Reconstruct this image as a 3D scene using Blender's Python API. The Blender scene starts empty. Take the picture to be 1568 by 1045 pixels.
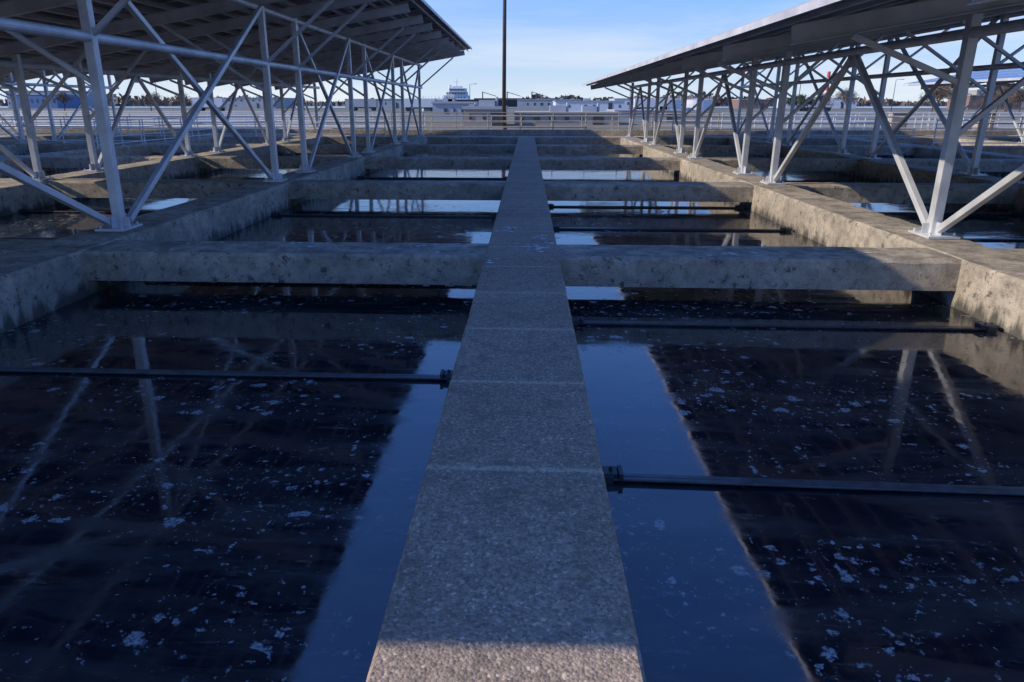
import bpy, math, random
from mathutils import Vector, Matrix
random.seed(7)
S=bpy.context.scene
S.view_settings.view_transform='Standard'; S.view_settings.look='None'; S.view_settings.exposure=0

# ------------------------------------------------------------ helpers
class MB:
    def __init__(s): s.v=[]; s.f=[]; s.m=[]
    def add(s,vs,fs,mi=0):
        o=len(s.v); s.v+= [tuple(v) for v in vs]
        s.f+= [tuple(o+i for i in f) for f in fs]; s.m+=[mi]*len(fs)
    def box(s,c,d,R=None,mi=0):
        x,y,z=d[0]/2,d[1]/2,d[2]/2
        vs=[Vector(p) for p in ((-x,-y,-z),(x,-y,-z),(x,y,-z),(-x,y,-z),(-x,-y,z),(x,-y,z),(x,y,z),(-x,y,z))]
        if R is not None: vs=[R@p for p in vs]
        c=Vector(c)
        s.add([p+c for p in vs],[(0,3,2,1),(4,5,6,7),(0,1,5,4),(1,2,6,5),(2,3,7,6),(3,0,4,7)],mi)
    def bx(s,x0,x1,y0,y1,z0,z1,mi=0):
        s.box(((x0+x1)/2,(y0+y1)/2,(z0+z1)/2),(x1-x0,y1-y0,z1-z0),None,mi)
    def cast(s,x0,x1,y0,y1,z0,z1,axis,step=.16,j=.006,ch=.03):
        # cast concrete member: chamfered top arrises that wander slightly, as worn formwork edges do
        a0,a1,b0,b1=(x0,x1,y0,y1) if axis=='X' else (y0,y1,x0,x1)
        n=max(2,int((a1-a0)/step)); rows=[]
        for i in range(n+1):
            a=a0+(a1-a0)*i/n
            g=lambda k=1: random.gauss(0,j*k)
            chip=ch*(1+abs(random.gauss(0,.35))+(1.6 if random.random()<.035 else 0)); chip2=ch*(1+abs(random.gauss(0,.35))+(1.6 if random.random()<.035 else 0))
            prof=[(b0,z0),(b0+abs(g(.6)),z1-chip),(b0+chip+g(),z1+g(.25)-.001),(b1-chip2+g(),z1+g(.25)-.001),(b1-abs(g(.6)),z1-chip2),(b1,z0)]
            rows.append([(a,b,z) if axis=='X' else (b,a,z) for b,z in prof])
        vs=[p for r in rows for p in r]; fs=[]
        for i in range(n):
            for k in range(6):
                q=(i*6+k,i*6+(k+1)%6,(i+1)*6+(k+1)%6,(i+1)*6+k)
                fs.append(q if axis=='Y' else q[::-1])
        fs.append(tuple(range(6))); fs.append(tuple(n*6+k for k in range(6))[::-1])
        s.add(vs,fs)
    def frame(s,p,q):
        p=Vector(p);q=Vector(q);d=(q-p);L=d.length;d.normalize()
        up=Vector((0,0,1)) if abs(d.z)<.98 else Vector((0,1,0))
        a=d.cross(up).normalized(); b=a.cross(d).normalized()
        return p,q,d,L,a,b
    def bar(s,p,q,w,h,mi=0):
        p,q,d,L,a,b=s.frame(p,q)
        R=Matrix((a,d,b)).transposed()
        s.box((p+q)/2,(w,L,h),R,mi)
    def hbeam(s,p,q,w,h,t=.014,mi=0):
        p,q,d,L,a,b=s.frame(p,q)
        R=Matrix((a,d,b)).transposed(); c=(p+q)/2
        s.box(c+b*(h/2-t/2),(w,L,t),R,mi); s.box(c-b*(h/2-t/2),(w,L,t),R,mi)
        s.box(c,(t,L,h-2*t-.002),R,mi)
    def cyl(s,p,q,r,r2=None,n=10,mi=0,cap=True):
        if r2 is None:r2=r
        p,q,d,L,a,b=s.frame(p,q); vs=[]
        for k in range(n):
            t=2*math.pi*k/n; o=a*math.cos(t)+b*math.sin(t)
            vs.append(p+o*r); vs.append(q+o*r2)
        fs=[(2*k,2*((k+1)%n),2*((k+1)%n)+1,2*k+1) for k in range(n)]
        if cap: fs+=[tuple(2*k for k in range(n))[::-1],tuple(2*k+1 for k in range(n))]
        s.add(vs,fs,mi)
    def obj(s,name,mats,parent=None,smooth=False,bevel=0,fix=False):
        me=bpy.data.meshes.new(name); me.from_pydata(s.v,[],s.f); me.update()
        if fix:
            import bmesh
            b=bmesh.new(); b.from_mesh(me); bmesh.ops.recalc_face_normals(b,faces=b.faces); b.to_mesh(me); b.free()
        for m in (mats if isinstance(mats,(list,tuple)) else [mats]): me.materials.append(m)
        me.polygons.foreach_set('material_index',s.m)
        if smooth: me.polygons.foreach_set('use_smooth',[True]*len(s.f))
        o=bpy.data.objects.new(name,me); S.collection.objects.link(o)
        if parent: o.parent=parent
        if bevel:
            b=o.modifiers.new('bevel','BEVEL'); b.width=bevel; b.segments=2; b.limit_method='ANGLE'
        return o
def empty(name,loc=(0,0,0)):
    e=bpy.data.objects.new(name,None); e.location=loc; S.collection.objects.link(e); return e

# ------------------------------------------------------------ materials
class NT:
    def __init__(s,name):
        s.mat=bpy.data.materials.new(name); s.mat.use_nodes=True
        s.t=s.mat.node_tree; s.b=s.t.nodes['Principled BSDF']; s.tc=s.t.nodes.new('ShaderNodeTexCoord')
        s.P=s.tc.outputs['Object']
    def lk(s,a,b): s.t.links.new(a,b)
    def n(s,ty,**k):
        x=s.t.nodes.new(ty)
        for a,b in k.items(): setattr(x,a,b)
        return x
    def noise(s,sc,det=4,rough=.55,vec=None,dist=0):
        x=s.n('ShaderNodeTexNoise'); x.inputs['Scale'].default_value=sc; x.inputs['Detail'].default_value=det
        x.inputs['Roughness'].default_value=rough; x.inputs['Distortion'].default_value=dist
        s.lk(vec or s.P,x.inputs['Vector']); return x
    def vor(s,sc,vec=None,feat='F1',rnd=1):
        x=s.n('ShaderNodeTexVoronoi',feature=feat); x.inputs['Scale'].default_value=sc
        x.inputs['Randomness'].default_value=rnd
        s.lk(vec or s.P,x.inputs['Vector']); return x
    def ramp(s,fac,stops):
        x=s.n('ShaderNodeValToRGB'); e=x.color_ramp.elements
        while len(e)<len(stops): e.new(.5)
        for i,(p,c) in enumerate(stops):
            e[i].position=p
            if not isinstance(c,(tuple,list)): c=(c,c,c)
            e[i].color=(*c,1)
        s.lk(fac,x.inputs[0]); return x.outputs[0]
    def math(s,op,a,b=None,c=None):
        x=s.n('ShaderNodeMath',operation=op)
        for i,v in enumerate((a,b,c)):
            if v is None: continue
            if isinstance(v,(int,float)): x.inputs[i].default_value=v
            else: s.lk(v,x.inputs[i])
        return x.outputs[0]
    def mix(s,f,a,b,mode='MIX'):
        x=s.n('ShaderNodeMix',data_type='RGBA',blend_type=mode)
        for i,v in ((0,f),(6,a),(7,b)):
            if isinstance(v,(int,float)): x.inputs[i].default_value=v if i==0 else (v,v,v,1)
            elif isinstance(v,tuple): x.inputs[i].default_value=(*v,1)
            else: s.lk(v,x.inputs[i])
        return x.outputs[2]
    def mapping(s,scale,rot=(0,0,0),vec=None):
        x=s.n('ShaderNodeMapping'); x.inputs['Scale'].default_value=scale; x.inputs['Rotation'].default_value=rot
        s.lk(vec or s.P,x.inputs['Vector']); return x.outputs[0]
    def sep(s):
        x=s.n('ShaderNodeSeparateXYZ'); s.lk(s.P,x.inputs[0]); return x.outputs
    def bump(s,h,strength=.3,dist=.01):
        x=s.n('ShaderNodeBump'); x.inputs['Strength'].default_value=strength; x.inputs['Distance'].default_value=dist
        s.lk(h,x.inputs['Height']); s.lk(x.outputs[0],s.b.inputs['Normal'])
    def col(s,c):
        if isinstance(c,tuple): s.b.inputs['Base Color'].default_value=(*c,1)
        else: s.lk(c,s.b.inputs['Base Color'])
    def rough(s,r):
        if isinstance(r,(int,float)): s.b.inputs['Roughness'].default_value=r
        else: s.lk(r,s.b.inputs['Roughness'])
    def metal(s,v): s.b.inputs['Metallic'].default_value=v

def simple(name,c,r=.6,m=0,var=.25,sc=3):
    t=NT(name); n=t.noise(sc,5)
    t.col(t.mix(t.ramp(n.outputs[0],[(.3,0),(.7,1)]),tuple(x*(1-var) for x in c),tuple(min(1,x*(1+var)) for x in c)))
    t.rough(r); t.metal(m); return t.mat

def concrete(name,walk=False):
    t=NT(name)
    big=t.noise(.7,6,.6); mid=t.noise(6,6,.65); fine=t.noise(70,3,.6)
    X,Y,Z=t.sep()
    if walk:
        c=t.mix(t.ramp(big.outputs[0],[(.35,0),(.68,1)]),(.27,.20,.142),(.38,.29,.21))
        v=t.vor(78)
        agg=t.ramp(v.outputs['Color'],[(.0,.45),(.45,.85),(.8,1.15),(1,2.3)])
        c=t.mix(.9,c,t.mix(1.0,c,agg,'MULTIPLY'))
        w=t.noise(34,4,.75)
        c=t.mix(t.ramp(w.outputs[0],[(.57,0),(.66,.55)]),c,(.60,.49,.35))
        c=t.mix(t.ramp(w.outputs[0],[(.34,.6),(.46,0)]),c,(.08,.068,.055))
        c=t.mix(t.ramp(mid.outputs[0],[(.36,.45),(.5,0)]),c,(.11,.09,.072))
        j=t.math('ABSOLUTE',t.math('SUBTRACT',t.math('FRACT',t.math('ADD',t.math('DIVIDE',t.math('SUBTRACT',Y,3.24),1.19),.5)),.5))
        j=t.math('ADD',j,t.math('MULTIPLY',t.math('SUBTRACT',mid.outputs[0],.5),.03))
        jm=t.math('MULTIPLY',t.ramp(j,[(.010,1),(.026,0)]),t.math('GREATER_THAN',Y,2.6))
        c=t.mix(t.math('MULTIPLY',jm,t.ramp(w.outputs[0],[(.35,.1),(.6,.8)])),c,(.58,.47,.32))
    else:
        v=t.vor(95)
        c=t.mix(t.ramp(big.outputs[0],[(.35,0),(.68,1)]),(.36,.305,.235),(.60,.52,.41))
        c=t.mix(t.ramp(mid.outputs[0],[(.33,.6),(.55,0)]),c,(.17,.145,.112))
        agg=t.ramp(v.outputs['Color'],[(.0,.5),(.5,1.0),(.85,1.2),(1,1.6)])
        c=t.mix(.5,c,t.mix(1.0,c,agg,'MULTIPLY'))
        streak=t.noise(1,5,.65,vec=t.mapping((4.5,4.5,.45)))
        z=t.math('ADD',Z,t.math('MULTIPLY',t.math('SUBTRACT',streak.outputs[0],.5),.8))
        damp=t.ramp(t.math('MULTIPLY',t.math('ADD',z,.60),2.6),[(.12,.9),(.46,.0)])
        c=t.mix(damp,c,(.05,.047,.039))
        pits=t.noise(8,7,.8)
        c=t.mix(t.ramp(pits.outputs[0],[(.555,0),(.62,.88)]),c,(.05,.045,.038))
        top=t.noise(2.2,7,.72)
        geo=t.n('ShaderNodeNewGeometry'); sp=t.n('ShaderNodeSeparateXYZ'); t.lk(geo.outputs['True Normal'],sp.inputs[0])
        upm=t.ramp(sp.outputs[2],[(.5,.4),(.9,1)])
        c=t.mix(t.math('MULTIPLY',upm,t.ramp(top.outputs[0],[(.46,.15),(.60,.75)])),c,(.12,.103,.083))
        dv=t.noise(5,4,.7,dist=.6)
        c=t.mix(t.ramp(dv.outputs[0],[(.70,0),(.72,.8)]),c,(.62,.62,.6))
    t.col(c); t.rough(.88)
    hh=t.math('ADD',t.math('MULTIPLY',mid.outputs[0],1.2),t.math('ADD',fine.outputs[0],t.math('MULTIPLY',v.outputs['Distance'],-.9)))
    t.bump(hh,.5 if walk else .7,.010)
    return t.mat
CON=concrete('weathered_concrete'); WALK=concrete('exposed_aggregate',True)

def water_mat():
    t=NT('tank_water')
    n=t.noise(3,3,.5)
    off=t.mix(.12,t.P,n.outputs['Color'],'LINEAR_LIGHT')
    n2=t.noise(16,4,.7)
    off2=t.mix(.055,off,n2.outputs['Color'],'LINEAR_LIGHT')
    dens=t.noise(.6,5,.62,vec=t.mapping((.7,1.6,1)))
    dm=t.ramp(dens.outputs[0],[(.38,.0),(.60,1)])
    def flecks(sc,thr,keep):
        v=t.vor(sc,vec=off2); cs=t.n('ShaderNodeSeparateColor'); t.lk(v.outputs['Color'],cs.inputs[0])
        size=t.math('MULTIPLY',cs.outputs[1],thr)
        k=t.math('GREATER_THAN',t.math('MULTIPLY',cs.outputs[0],t.math('ADD',dm,.4)),keep)
        d=t.math('SUBTRACT',size,v.outputs['Distance'])
        return t.math('MULTIPLY',t.ramp(t.math('MULTIPLY',d,8),[(0,0),(.9,1)]),k)
    a=flecks(7,.46,.78); b=flecks(15,.46,.72); c=flecks(34,.46,.66)
    m=t.math('MAXIMUM',t.math('MAXIMUM',a,b),t.math('MULTIPLY',c,.7))
    br=t.noise(45,3,.75)
    m=t.math('MULTIPLY',m,t.ramp(br.outputs[0],[(.36,.05),(.6,.8)]))
    film=t.noise(1.5,7,.75,vec=t.mapping((.55,2.4,1)),dist=.5)
    fm=t.ramp(film.outputs[0],[(.44,0),(.70,1)])
    sk=t.noise(2.0,8,.8,vec=t.mapping((.8,4.5,1),rot=(0,0,.08)),dist=.8)
    skm=t.math('MULTIPLY',t.ramp(sk.outputs[0],[(.57,0),(.65,.45)]),t.ramp(n2.outputs[0],[(.42,0),(.58,1)]))
    base=t.mix(fm,(.006,.010,.017),(.050,.052,.052))
    base=t.mix(skm,base,(.24,.22,.19))
    t.col(t.mix(m,base,(.42,.43,.43)))
    t.rough(t.mix(m,t.mix(fm,.035,.16),.7)); t.b.inputs['IOR'].default_value=1.85
    w=t.noise(1.6,2,.5); w2=t.noise(9,2,.5)
    t.bump(t.math('ADD',w.outputs[0],t.math('MULTIPLY',w2.outputs[0],.10)),.13,.02)
    return t.mat
WATER=water_mat()
STEEL=simple('galvanised_steel',(.56,.57,.59),.42,.25,.2,2.5)
STEELD=simple('galvanised_purlin',(.54,.54,.56),.55,.2,.2,2)
ALU=simple('aluminium_frame',(.50,.50,.52),.5,.3,.15)
BACK=simple('panel_backsheet',(.17,.165,.175),.6,0,.45,.6)
CELL=NT('solar_cells')
v=CELL.n('ShaderNodeTexBrick'); v.offset=0; v.inputs['Scale'].default_value=1; v.inputs['Brick Width'].default_value=.16; v.inputs['Row Height'].default_value=.16
v.inputs['Mortar Size'].default_value=.004; v.inputs['Color1'].default_value=(.02,.04,.13,1); v.inputs['Color2'].default_value=(.025,.05,.15,1); v.inputs['Mortar'].default_value=(.2,.22,.26,1)
CELL.lk(CELL.P,v.inputs[0]); CELL.col(v.outputs[0]); CELL.rough(.2); CELL=CELL.mat
FLIGHT=simple('wet_flight_board',(.06,.06,.062),.3,0,.5,12)
BLACK=simple('black_rubber',(.02,.02,.022),.4)
GROUND=NT('ground_gravel')
g=GROUND.noise(.05,8,.7); GROUND.col(GROUND.mix(GROUND.ramp(g.outputs[0],[(.4,0),(.6,1)]),(.16,.145,.12),(.10,.105,.06))); GROUND.rough(.95); GROUND=GROUND.mat
RUST=simple('brown_pole_paint',(.09,.06,.05),.6)
WHITE=simple('white_paint',(.60,.61,.62),.5,0,.1)
LGREY=simple('light_grey_cladding',(.36,.37,.38),.7,0,.1,.5)
TAN=simple('tan_cladding',(.36,.31,.25),.8,0,.12,.5)
BRICK=simple('red_brown_brick',(.20,.13,.10),.85,0,.2,.8)
BLUE=simple('blue_cladding',(.10,.17,.32),.6)
GLASS=simple('dark_window_glass',(.05,.06,.08),.15)
RED=simple('red_paint',(.55,.07,.04),.55)
ORANGE=simple('orange_plastic',(.75,.15,.04),.5)
DARK=simple('dark_steel',(.06,.065,.07),.5,.3)
BARK=simple('bark',(.10,.08,.065),.9)
TWIG=simple('bare_twigs',(.15,.11,.085),.95,0,.3,.4)
LEAF=simple('evergreen_foliage',(.045,.07,.03),.9,0,.4,.8)
RIVER=simple('river_water_surface',(.05,.08,.11),.15)
GUANO=simple('dried_white_splash',(.62,.63,.62),.8,0,.2,30)

# ------------------------------------------------------------ tanks
YEND=41.6; Y0=-14; WX=[-.04+5.88*k for k in range(-6,7)]
XL,XR=-36.0,36.0; WL=-.58
BEAMY=[8.66+8.25*k for k in range(-2,4)]
m=MB(); m.cast(-.489,.412,Y0,YEND,-.30,.004,'Y',.12,.0025,.012); m.bx(-.36,.28,Y0,YEND,-3,-.30)
m.obj('concrete_walkway',WALK,fix=True)
par=empty('settling_tank_walls')
m=MB()
for k,x in enumerate(WX):
    if abs(x)<1: continue
    c=x+(-.24 if x>0 else -.08)
    m.cast(c-.43,c+.43,Y0,YEND,-3,-.001-.002*(k%2),'Y')
m.obj('longitudinal_walls',CON,par,fix=True)
m=MB()
for i,y in enumerate(BEAMY):
    m.cast(XL,-.49,y,y+.86,-.385,-.016,'X'); m.cast(.413,XR,y,y+.86,-.385,-.016,'X')
m.obj('cross_beams',CON,par,fix=True)
m=MB(); m.bx(XL,XR,YEND,YEND+5.5,-3,-.003); m.bx(XL,XR,Y0-1.2,Y0,-3,-.003)
m.bx(XL-.8,XL,Y0-1.2,YEND+5.5,-3,-.006); m.bx(XR,XR+.8,Y0-1.2,YEND+5.5,-3,-.006)
m.bx(XL,XR,YEND+2.2,YEND+2.5,-.003,.32)
m.obj('end_walls',CON,par,bevel=.03)
m=MB(); m.add([(XL,Y0,WL),(XR,Y0,WL),(XR,YEND,WL),(XL,YEND,WL)],[(0,1,2,3)])
m.obj('water',WATER)
m=MB()
def splat(x,y,z,r):
    n=11; vs=[(x,y,z)]
    for k in range(n):
        a=6.283*k/n; q=r*random.uniform(.35,1.15); vs.append((x+q*math.cos(a)*1.3,y+q*math.sin(a),z))
    m.add(vs,[(0,k+1,(k+1)%n+1) for k in range(n)])
for cx,cy,n in ((-.25,10.6,16),(.12,9.15,26),(.2,9.9,8),(-.3,8.4,5)):
    for _ in range(n): 
        x=max(-.42,min(.35,cx+random.gauss(0,.10))); splat(x,cy+random.gauss(0,.16),.0085,random.uniform(.008,.045))
for cx in (-1.4,-3.1,-4.4,-5.9,-7.3,2.6,4.1):
    for _ in range(7): splat(cx+random.gauss(0,.18),9.1+random.uniform(-.3,.3),-.009,random.uniform(.008,.045))
m.obj('bird_droppings',GUANO)

def flight(xa,xb,y,skew=0,z=WL+.035):
    m=MB(); e=empty('scum_skimmer_flight')
    s=1 if xb>xa else -1
    ya,yb=y,y-skew
    m.bar((xa,ya,z-.07),(xb,yb,z-.07),.045,.14,0)
    m.bar((xa,ya-.04,z-.012),(xb,yb-.04,z-.012),.04,.018,0)
    m.obj('board',FLIGHT,e,bevel=.006)
    m=MB()
    for (x,yy,d) in ((xa,ya,s),(xb,yb,-s)):
        m.box((x+d*.07,yy,z+.015),(.16,.11,.03)); m.box((x+d*.07,yy-.06,z-.03),(.10,.03,.10))
        m.box((x+d*.17,yy-.005,z+.012),(.03,.13,.05)); m.cyl((x+d*.05,yy,z+.03),(x+d*.05,yy,z+.055),.013); m.cyl((x+d*.11,yy,z+.03),(x+d*.11,yy,z+.055),.013)
    m.obj('end_shoes',DARK,e,bevel=.004)
for y,sk in ((4.22,.09),(7.72,.0),(14.1,.0),(17.3,0),(22.5,0),(30.4,0),(38,0)): flight(.47,5.10,y,sk)
for y,sk in ((5.95,0),(9.75,0),(15.6,0),(20.6,0),(24,0),(31.6,0),(37.5,0)): flight(-.55,-5.55,y,sk)
for y in (12.5,15.8,21.4,29,36):
    flight(-6.5,-11.4,y); flight(6.1,10.9,y+.8); flight(12,16.8,y-.5); flight(-12.4,-17.2,y+1)
m=MB()
m.bar((-.56,9.9,-.44),(-5.5,9.9,-.44),.05,.05)
for x in (-.53,.455,5.12,-5.6): m.bar((x,Y0+.1,WL-.05),(x,YEND-.1,WL-.05),.05,.09)
m.obj('flight_wear_rails',BLACK)

# ------------------------------------------------------------ solar canopies
POSTY=[2.3,10.35,17.3,19.7,25.5,27.9,33.7,36.1,41.9]
SL=.168; YA,YB=1.02,43.02; WD=11.37
ang=math.atan(SL); RT=Matrix.Rotation(-ang,3,'Y')
def canopy(lx):
    e=empty('solar_canopy')
    pz=lambda x: 2.80+(x-lx)*SL
    mp=MB(); nx=11; px=WD/nx; ny=21; py=(YB-YA)/ny
    for i in range(nx):
        for j in range(ny):
            cx=lx+px*(i+.5); cy=YA+py*(j+.5); L=px/math.cos(ang)-.008; W=py-.008
            jz=random.uniform(-.004,.004)
            c=Vector((cx,cy,pz(cx)+jz))
            mp.box(c,(L-.05,W-.05,.008),RT,0)
            vs=[c+RT@Vector(q)+RT@Vector((0,0,.0055)) for q in ((-L/2+.03,-W/2+.03,0),(L/2-.03,-W/2+.03,0),(L/2-.03,W/2-.03,0),(-L/2+.03,W/2-.03,0))]
            mp.add(vs,[(0,1,2,3)],1)
            for sy in (-1,1): mp.box(c+RT@Vector((0,sy*(W/2-.015),-.012)),(L,.03,.045),RT,2)
            for sx in (-1,1): mp.box(c+RT@Vector((sx*(L/2-.015),0,-.012)),(.03,W-.06,.045),RT,2)
            mp.box(c+RT@Vector((.0,W/2-.25,-.02)),(.12,.10,.03),RT,3)
    mp.obj('solar_modules',[BACK,CELL,ALU,BLACK],e)
    n=RT@Vector((0,0,1))
    m=MB()
    for i in range(nx):
        for q in (.22,.78):
            x=lx+px*(i+q); c=Vector((x,0,pz(x)))-n*.085
            a=Vector((c.x,YA+.02,c.z)); b=Vector((c.x,YB-.02,c.z))
            m.box((a+b)/2,(.012,(b-a).length,.10),RT)
            m.box((a+b)/2+RT@Vector((.025,0,-.05)),(.05,(b-a).length,.01),RT)
    m.obj('purlins',STEELD,e)
    m=MB()
    ry=[]
    for a,b in zip(POSTY[:-1],POSTY[1:]):
        ry.append(a)
        if b-a>3: ry.append((a+b)/2)
    ry.append(POSTY[-1])
    for y in ry:
        a=Vector((lx+.35,y,pz(lx+.35)))-n*.26; b=Vector((lx+WD-.35,y,pz(lx+WD-.35)))-n*.26
        m.hbeam(a,b,.14,.24)
    m.obj('rafters',STEELD,e)
    m=MB(); mb=MB()
    r1,r2=lx+2.67,lx+8.54
    for r in (r1,r2):
        top=pz(r)-.40
        for y in POSTY:
            m.bar((r,y,.03),(r,y,top),.135,.135)
            mb.box((r,y-.03,.018),(.42,.56,.03))
            mb.box((r,y-.0,.11),(.014,.42,.17)); mb.box((r-.0,y,.10),(.32,.014,.14))
            for dx in (-.16,.16):
                for dy in (-.24,.18): mb.cyl((r+dx,y+dy,.03),(r+dx,y+dy,.075),.018,n=6)
        m.cyl((r,YA+.3,2.62),(r,YB-.3,2.62),.07,n=12)
    t2=pz(r2)-.46
    m.cyl((r2,YA+.3,t2),(r2,YB-.3,t2),.06,n=12)
    spans=[(a,b) for a,b in zip(POSTY[:-1],POSTY[1:]) if b-a>3]
    for a,b in spans:
        mid=(a+b)/2
        for s_,ya in ((1,a),(-1,b)):
            m.bar((r1+.0,ya+s_*.15,.10),(r1,mid-s_*.1,2.52),.09,.09)
        m.bar((r2-.06,b-.15,.10),(r2-.06,a+.2,t2),.09,.09)
        m.bar((r2+.06,a+.15,.10),(r2+.06,b-.2,t2),.09,.09)
        mb.box((r1,mid,2.50),(.02,.5,.28))
    for y in POSTY:
        m.bar((r2,y,2.62),(r2+1.9,y,pz(r2+1.9)-.40),.07,.07)
        m.bar((r2,y,2.0),(r2-2.3,y,pz(r2-2.3)-.40),.07,.07)
        m.bar((r1,y,1.3),(r1+2.0,y,pz(r1+2.0)-.40),.07,.07)
        m.bar((r1,y,2.0),(r1-1.5,y,pz(r1-1.5)-.40),.07,.07)
    m.obj('posts_and_braces',STEEL,e,bevel=.008)
    mb.obj('base_plates_and_gussets',STEEL,e)
    m=MB()
    for x in (lx-.012,lx+WD+.012):
        m.bar((x,YA,pz(x)-.05),(x,YB,pz(x)-.05),.02,.09)
    m.obj('edge_trim',STEELD,e)
for k in (-2,-1,0,1): canopy(3.03+17.57*k)

# ------------------------------------------------------------ railings
def railing(p,q,z=0,h=1.07,step=1.9,mat=None):
    m=MB(); p=Vector((*p,z)); q=Vector((*q,z)); L=(q-p).length; n=max(1,round(L/step))
    for i in range(n+1):
        a=p.lerp(q,i/n); m.cyl(a,a+Vector((0,0,h)),.028,n=6); m.box(a+Vector((0,0,.01)),(.12,.12,.02))
    for hh in (.12,.42,.75,h):
        m.cyl(p+Vector((0,0,hh)),q+Vector((0,0,hh)),.025,n=6)
    m.obj('metal_railing',mat or RAIL)
RAIL=simple('painted_rail',(.66,.66,.66),.5,.1,.1)
RAILB=simple('weathered_tan_rail',(.42,.36,.29),.6,.1,.15)
railing((-8,43.9),(11,43.9),.32,.95,mat=RAILB)
railing((-35.5,43.9),(-8.2,43.9),.32,.95); railing((11.2,43.9),(35.5,43.9),.32,.95)
railing((-35.5,46.6),(-8,46.6),0); railing((11,46.6),(35.5,46.6),0); railing((-7.8,46.6),(10.8,46.6),0,mat=RAILB)
railing((-35.8,41.8),(-8,41.8),0)
railing((8,41.8),(35.8,41.8),0)
railing((-60,51),(-7,51),-.1,1.2)
railing((-70,58),(-12,58),-.1,1.2)
railing((-80,68),(-20,68),-.1,1.2)
railing((9,53),(60,53),-.1,1.2)
railing((20,64),(80,64),-.1,1.2)
railing((-29.5,24),(-29.5,41.6),0)
railing((-17.8,30),(-17.8,41.6),0)
railing((-35,34),(-18,34),-.01)
railing((29.0,24),(29.0,41.6),0)
railing((18,34),(35,34),-.01)

# ------------------------------------------------------------ ground and distance
m=MB(); B=4000; GZ=-.1
xs=[-B,XL-.75,XR+.75,B]; ys=[-B,Y0-1.15,YEND+5.45,B]
for i in range(3):
    for j in range(3):
        if i==1 and j==1: continue
        m.add([(xs[i],ys[j],GZ),(xs[i+1],ys[j],GZ),(xs[i+1],ys[j+1],GZ),(xs[i],ys[j+1],GZ)],[(0,1,2,3)])
m.obj('ground',GROUND)
m=MB(); m.add([(-900,330,GZ+.15),(900,330,GZ+.15),(900,640,GZ+.15),(-900,640,GZ+.15)],[(0,1,2,3)]); m.obj('river',RIVER)

e=empty('light_pole',(-1.5,48,GZ))
m=MB(); m.cyl((0,0,0),(0,0,17),.13,.09,n=14); m.cyl((0,0,0),(0,0,.5),.2,.2,n=14); m.box((0,0,.02),(.5,.5,.04)); m.obj('shaft',RUST,e,True)
m=MB(); m.bar((-1.2,0,17),(1.2,0,17),.1,.1); 
for x in (-1.1,-.4,.4,1.1): m.box((x,-.2,16.9),(.4,.45,.14))
m.obj('floodlights',DARK,e)

def building(name,x0,x1,y,z1,mat,d=12,rows=1,cols=6,roof=None,parapet=.25,door=True):
    e=empty(name,((x0+x1)/2,y,GZ)); w=x1-x0; h=z1-GZ
    m=MB(); m.bx(-w/2,w/2,0,d,0,h); m.obj('walls',mat,e)
    m=MB(); m.bx(-w/2-.15,w/2+.15,-.15,d+.15,h,h+parapet); m.obj('roof',roof or LGREY,e)
    m=MB()
    for r in range(rows):
        for c in range(cols):
            if random.random()<.3: continue
            cw=w/cols; x=-w/2+cw*(c+.5); zz=h*(r+.55)/rows
            m.box((x,-.02,zz),(cw*random.choice((.2,.3,.4)),.06,h/rows*.28))
    m.obj('windows',GLASS,e)
    if door:
        m=MB(); m.box((w*.3,-.03,1.05 if h>2.2 else h*.45),(1,.07,2.1 if h>2.3 else h*.8)); m.obj('door',DARK,e)
    # roof plant: vents and ducts break the skyline
    m=MB()
    for _ in range(max(2,int(w/7))):
        x=random.uniform(-w*.45,w*.45); q=random.uniform(.3,1.0); m.box((x,d*.3,h+parapet+q*.3),(q*1.6,1.2,q*.6)); m.cyl((x+q,d*.3,h+parapet),(x+q,d*.3,h+parapet+q*.9),.12,n=6)
    m.obj('roof_vents',LGREY,e)
    return e
building('tan_pump_building',-5.6,-2.0,66,1.3,TAN,6,1,3)
building('white_warehouse',7,24,190,2.3,WHITE,20,1,8)
building('grey_shed',-12,-6.5,95,1.8,LGREY,10,1,5)
building('concrete_process_building',-1.2,8.5,70,.9,TAN,8,1,7,parapet=.15)
building('concrete_process_building',9.5,17,82,1.0,LGREY,8,1,5,parapet=.15)
building('grey_factory',-4,20,290,3.2,LGREY,20,1,9)
building('white_warehouse',34,60,300,3.6,WHITE,20,1,12)
building('white_warehouse',-78,-50,320,3.6,LGREY,20,1,12)
building('blue_depot',-225,-205,320,5.6,BLUE,20,1,8,roof=WHITE)
building('grey_factory',-150,-112,330,4.2,LGREY,30,2,14)
building('brick_house',158,176,280,4.6,BRICK,14,2,7)
building('brick_house',88,100,320,3.4,BRICK,14,1,6)
building('white_warehouse',110,140,330,4.0,WHITE,14,1,12)
building('tan_office_building',200,235,350,7.4,TAN,14,3,12)
building('grey_factory',-270,-235,380,8,LGREY,30,2,16)
for x,y,r,h in ((-24,200,4,2.8),(40,220,4,3.0),(50,225,4,3.0)):
    e=empty('storage_tank',(x,y,GZ)); m=MB(); m.cyl((0,0,0),(0,0,h),r,n=32); m.obj('shell',WHITE,e,False)
    m=MB(); m.cyl((0,0,h),(0,0,h+.5),r+.05,.3,n=32); m.obj('roof',LGREY,e)
    m=MB(); 
    for k in range(24):
        a=k/24*6.283; m.cyl((r*.95*math.cos(a),r*.95*math.sin(a),h),(r*.95*math.cos(a),r*.95*math.sin(a),h+1.1),.04,n=4)
    m.obj('roof_railing',LGREY,e)
e=empty('cargo_ship',(-46,500,GZ)); e.scale=(.9,.9,.95)
m=MB()
hull=[(-14,0),(-12,-7),(60,-7),(82,0),(60,7),(-12,7)]
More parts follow.
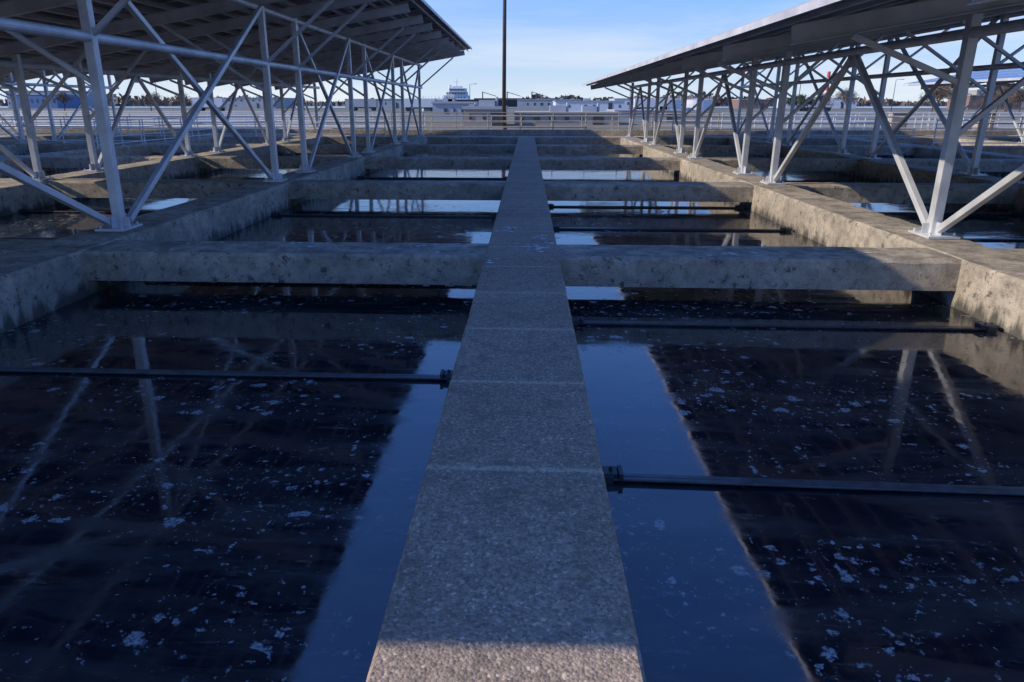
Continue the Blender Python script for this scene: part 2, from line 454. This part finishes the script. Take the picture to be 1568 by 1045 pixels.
vs=[(x*.97,y*.85,.1) for x,y in hull]+[(x,y,4.6 if x<70 else 6) for x,y in hull]
m.add(vs,[tuple(range(6))[::-1],tuple(range(6,12))]+[(i,(i+1)%6,(i+1)%6+6,i+6) for i in range(6)]); m.obj('hull',DARK,e)
m=MB(); m.bx(-10,8,-6,6,4.7,7.6); m.bx(-8,7,-5.4,5.4,7.6,9.8); m.bx(-6,6,-7,7,9.8,12.2); m.bx(-4,3,-3,3,12.2,13.6); m.obj('superstructure',WHITE,e)
m=MB(); m.bx(-5.5,5.5,-7.06,-7.0,10.7,11.6)
for r_ in (5.8,8.4):
    for k in range(7): m.bx(-8+k*2.1,-7.1+k*2.1,-6.06,-6.0,r_,r_+.8)
m.obj('bridge_windows',GLASS,e)
m=MB(); m.cyl((-1,0,13.6),(-1,0,18.5),.35,.15,n=6); m.bar((-3,0,16.5),(1,0,16.5),.2,.2); m.cyl((-6,0,9.8),(-6,0,14.5),1.2,1.0); 
m.obj('mast_and_funnel',WHITE,e)
m=MB()
for x in (18,36,54): m.cyl((x,0,4.6),(x,0,10),.4); m.bar((x,0,9.8),(x+10,0,7.0),.4,.4)
m.bx(12,56,-5,5,4.6,5.7); m.obj('deck_cranes_and_hatches',DARK,e)
e=empty('industrial_chimney',(99,258,GZ))
for i in range(6):
    m=MB(); m.cyl((0,0,i*2.0),(0,0,(i+1)*2.0),.8-i*.05,.75-i*.05,n=16); m.obj('band',WHITE if i%2==0 else RED,e)
for x,y,h in ((-60,120,6),(-33,140,6.5),(-27,90,4),(20,150,5),(42,120,5),(75,160,6.5),(-80,140,7),(61,90,4.5),(-13,170,6)):
    e=empty('street_lamp',(x,y,GZ)); m=MB(); m.cyl((0,0,0),(0,0,h),.08,.05,n=8); m.bar((0,0,h),(1.2,0,h+.15),.06,.06); m.box((1.3,0,h+.12),(.6,.2,.1)); m.obj('pole_and_head',DARK,e)
def trailer(x,y,mat):
    e=empty('parked_trailer',(x,y,GZ)); m=MB(); m.bx(-4,4,0,2.4,1.0,3.2); m.obj('box',mat,e,bevel=.05)
    m=MB()
    for dx in (-3.2,-2.2,3.0):
        for yy in (.05,2.1): m.cyl((dx,yy,.5),(dx,yy+.3,.5),.5,n=14)
    m.bx(-3.8,3.8,.5,1.9,.7,.98); m.obj('wheels_and_chassis',BLACK,e)
trailer(-28,195,WHITE); trailer(-46,208,LGREY); trailer(32,200,WHITE); trailer(75,200,WHITE); trailer(-82,190,WHITE)
e=empty('traffic_barrel',(-31.4,44.9,0)); m=MB()
for i in range(5): m.cyl((0,0,i*.2),(0,0,i*.2+.2),.3-.02*i,.29-.02*i,n=16,mi=i%2)
m.box((0,0,.02),(.75,.75,.05)); m.cyl((0,0,1),(0,0,1.08),.05,n=8); m.obj('drum',[ORANGE,WHITE],e)
for x,y in ((21.5,44.9),(26.5,45.1)):
    e=empty('electrical_cabinet',(x,y,0)); m=MB(); m.box((0,0,.65),(.9,.5,1.2)); m.box((0,0,1.28),(1,.6,.05)); m.box((0,-.26,.65),(.8,.02,1.05)); m.box((.3,-.28,.7),(.03,.03,.15)); m.bx(-.4,.4,-.2,.2,0,.06); m.obj('cabinet',TAN,e,bevel=.01)

def tree(x,y,h,bare=True):
    e=empty('bare_tree' if bare else 'evergreen_tree',(x,y,GZ)); m=MB(); tw=MB()
    def grow(p,d,L,r,dep):
        q=p+d*L; m.cyl(p,q,r,r*.65,n=5,cap=False)
        if dep==0:
            for _ in range(14):
                o=Vector((random.gauss(0,1),random.gauss(0,1),random.gauss(0,.8)))*L*.55; c=q+o
                a=Vector((random.gauss(0,1),random.gauss(0,1),random.gauss(0,1))).normalized()
                b=a.cross(Vector((random.random(),random.random(),random.random()))).normalized()
                s1,s2=(L*.35,.03*h/7) if bare else (L*.22,L*.14)
                tw.add([c-a*s1-b*s2,c+a*s1-b*s2,c+a*s1+b*s2,c-a*s1+b*s2],[(0,1,2,3)])
            return
        for _ in range(4 if dep<3 else 5):
            nd=(d+Vector((random.gauss(0,.5),random.gauss(0,.5),random.gauss(.05,.3)))).normalized()
            grow(p+d*L*random.uniform(.55,1),nd,L*random.uniform(.6,.8),r*.55,dep-1)
    grow(Vector((0,0,0)),Vector((0,0,1)),h*.34,h*.028,3)
    m.obj('trunk_and_limbs',BARK,e); tw.obj('crown',TWIG if bare else LEAF,e)
for x,y,h,b in ((49,140,4.2,False),(53,146,3.8,False),(57,150,4.5,True),(78,150,6,True),(84,160,6.5,True),(92,175,7.5,True),(98,160,6.5,True),(88,140,5.5,True),(108,180,8,True),(116,190,8,True),(70,170,6,True),(-70,150,5,True),(-97,190,6,True),(-120,190,6,True)):
    tree(x,y,h,b)
m=MB()
for i in range(9000):
    x=random.uniform(-900,900); y=random.uniform(650,700)
    hh=(4.5+3.0*math.sin(x*.013)+2*math.sin(x*.047+1)+2*math.sin(x*.21))
    z=random.uniform(0,max(2,hh)); c=Vector((x,y,z+GZ)); s=random.uniform(.8,2.2)
    a=Vector((random.gauss(0,1),random.gauss(0,.3),random.gauss(0,.6))).normalized()*s; b=Vector((random.gauss(0,.3),random.gauss(0,.3),1)).normalized()*s
    m.add([c-a-b,c+a-b,c+a+b,c-a+b],[(0,1,2,3)])
m.obj('distant_trees',TWIG)

# ------------------------------------------------------------ light
d=Vector((1,.15,-.64)).normalized()
L=bpy.data.lights.new('sun','SUN'); L.energy=5; L.angle=math.radians(.5); L.color=(1,.89,.72)
o=bpy.data.objects.new('sun',L); o.rotation_euler=d.to_track_quat('-Z','Y').to_euler(); o.location=(-20,-5,30); S.collection.objects.link(o)
w=bpy.data.worlds.new('World'); S.world=w; w.use_nodes=True
W=NT.__new__(NT); W.t=w.node_tree; bg=W.t.nodes['Background']
tc=W.n('ShaderNodeTexCoord'); W.P=tc.outputs['Generated']
sky=W.n('ShaderNodeTexSky'); sky.sky_type='NISHITA'; sky.sun_disc=False
sky.sun_elevation=math.asin(-d.z); sky.sun_rotation=math.atan2(-d.x,-d.y)%(2*math.pi)
sky.air_density=1.0; sky.dust_density=.3; sky.ozone_density=3.0; sky.altitude=10
X,Y,Z=W.sep()
base=W.mix(1.0,sky.outputs[0],(.70,1.12,2.0),'MULTIPLY')
c=W.mix(W.ramp(Z,[(.10,.75),(.38,0)]),base,(1.6,2.9,5.4))
c=W.mix(W.ramp(Z,[(-.01,1),(.035,.65),(.13,0)]),c,(4.7,5.5,6.2))
cl=W.noise(2.2,8,.62,vec=W.mapping((1.4,1.4,10)),dist=.4)
cm=W.math('MULTIPLY',W.ramp(cl.outputs[0],[(.46,0),(.66,.75)]),W.ramp(Z,[(.0,1),(.08,.4),(.16,.0)]))
c=W.mix(cm,c,(6.0,6.2,6.5))
W.lk(c,bg.inputs[0]); bg.inputs[1].default_value=.15

# ------------------------------------------------------------ camera
c=bpy.data.cameras.new('camera'); c.sensor_width=36; c.lens=25.26; c.shift_x=.023; c.clip_end=9000; c.clip_start=.05
co=bpy.data.objects.new('camera',c); co.location=(0,0,1.75); co.rotation_euler=(math.radians(90-18.26),0,math.radians(2.97)); S.collection.objects.link(co); S.camera=co
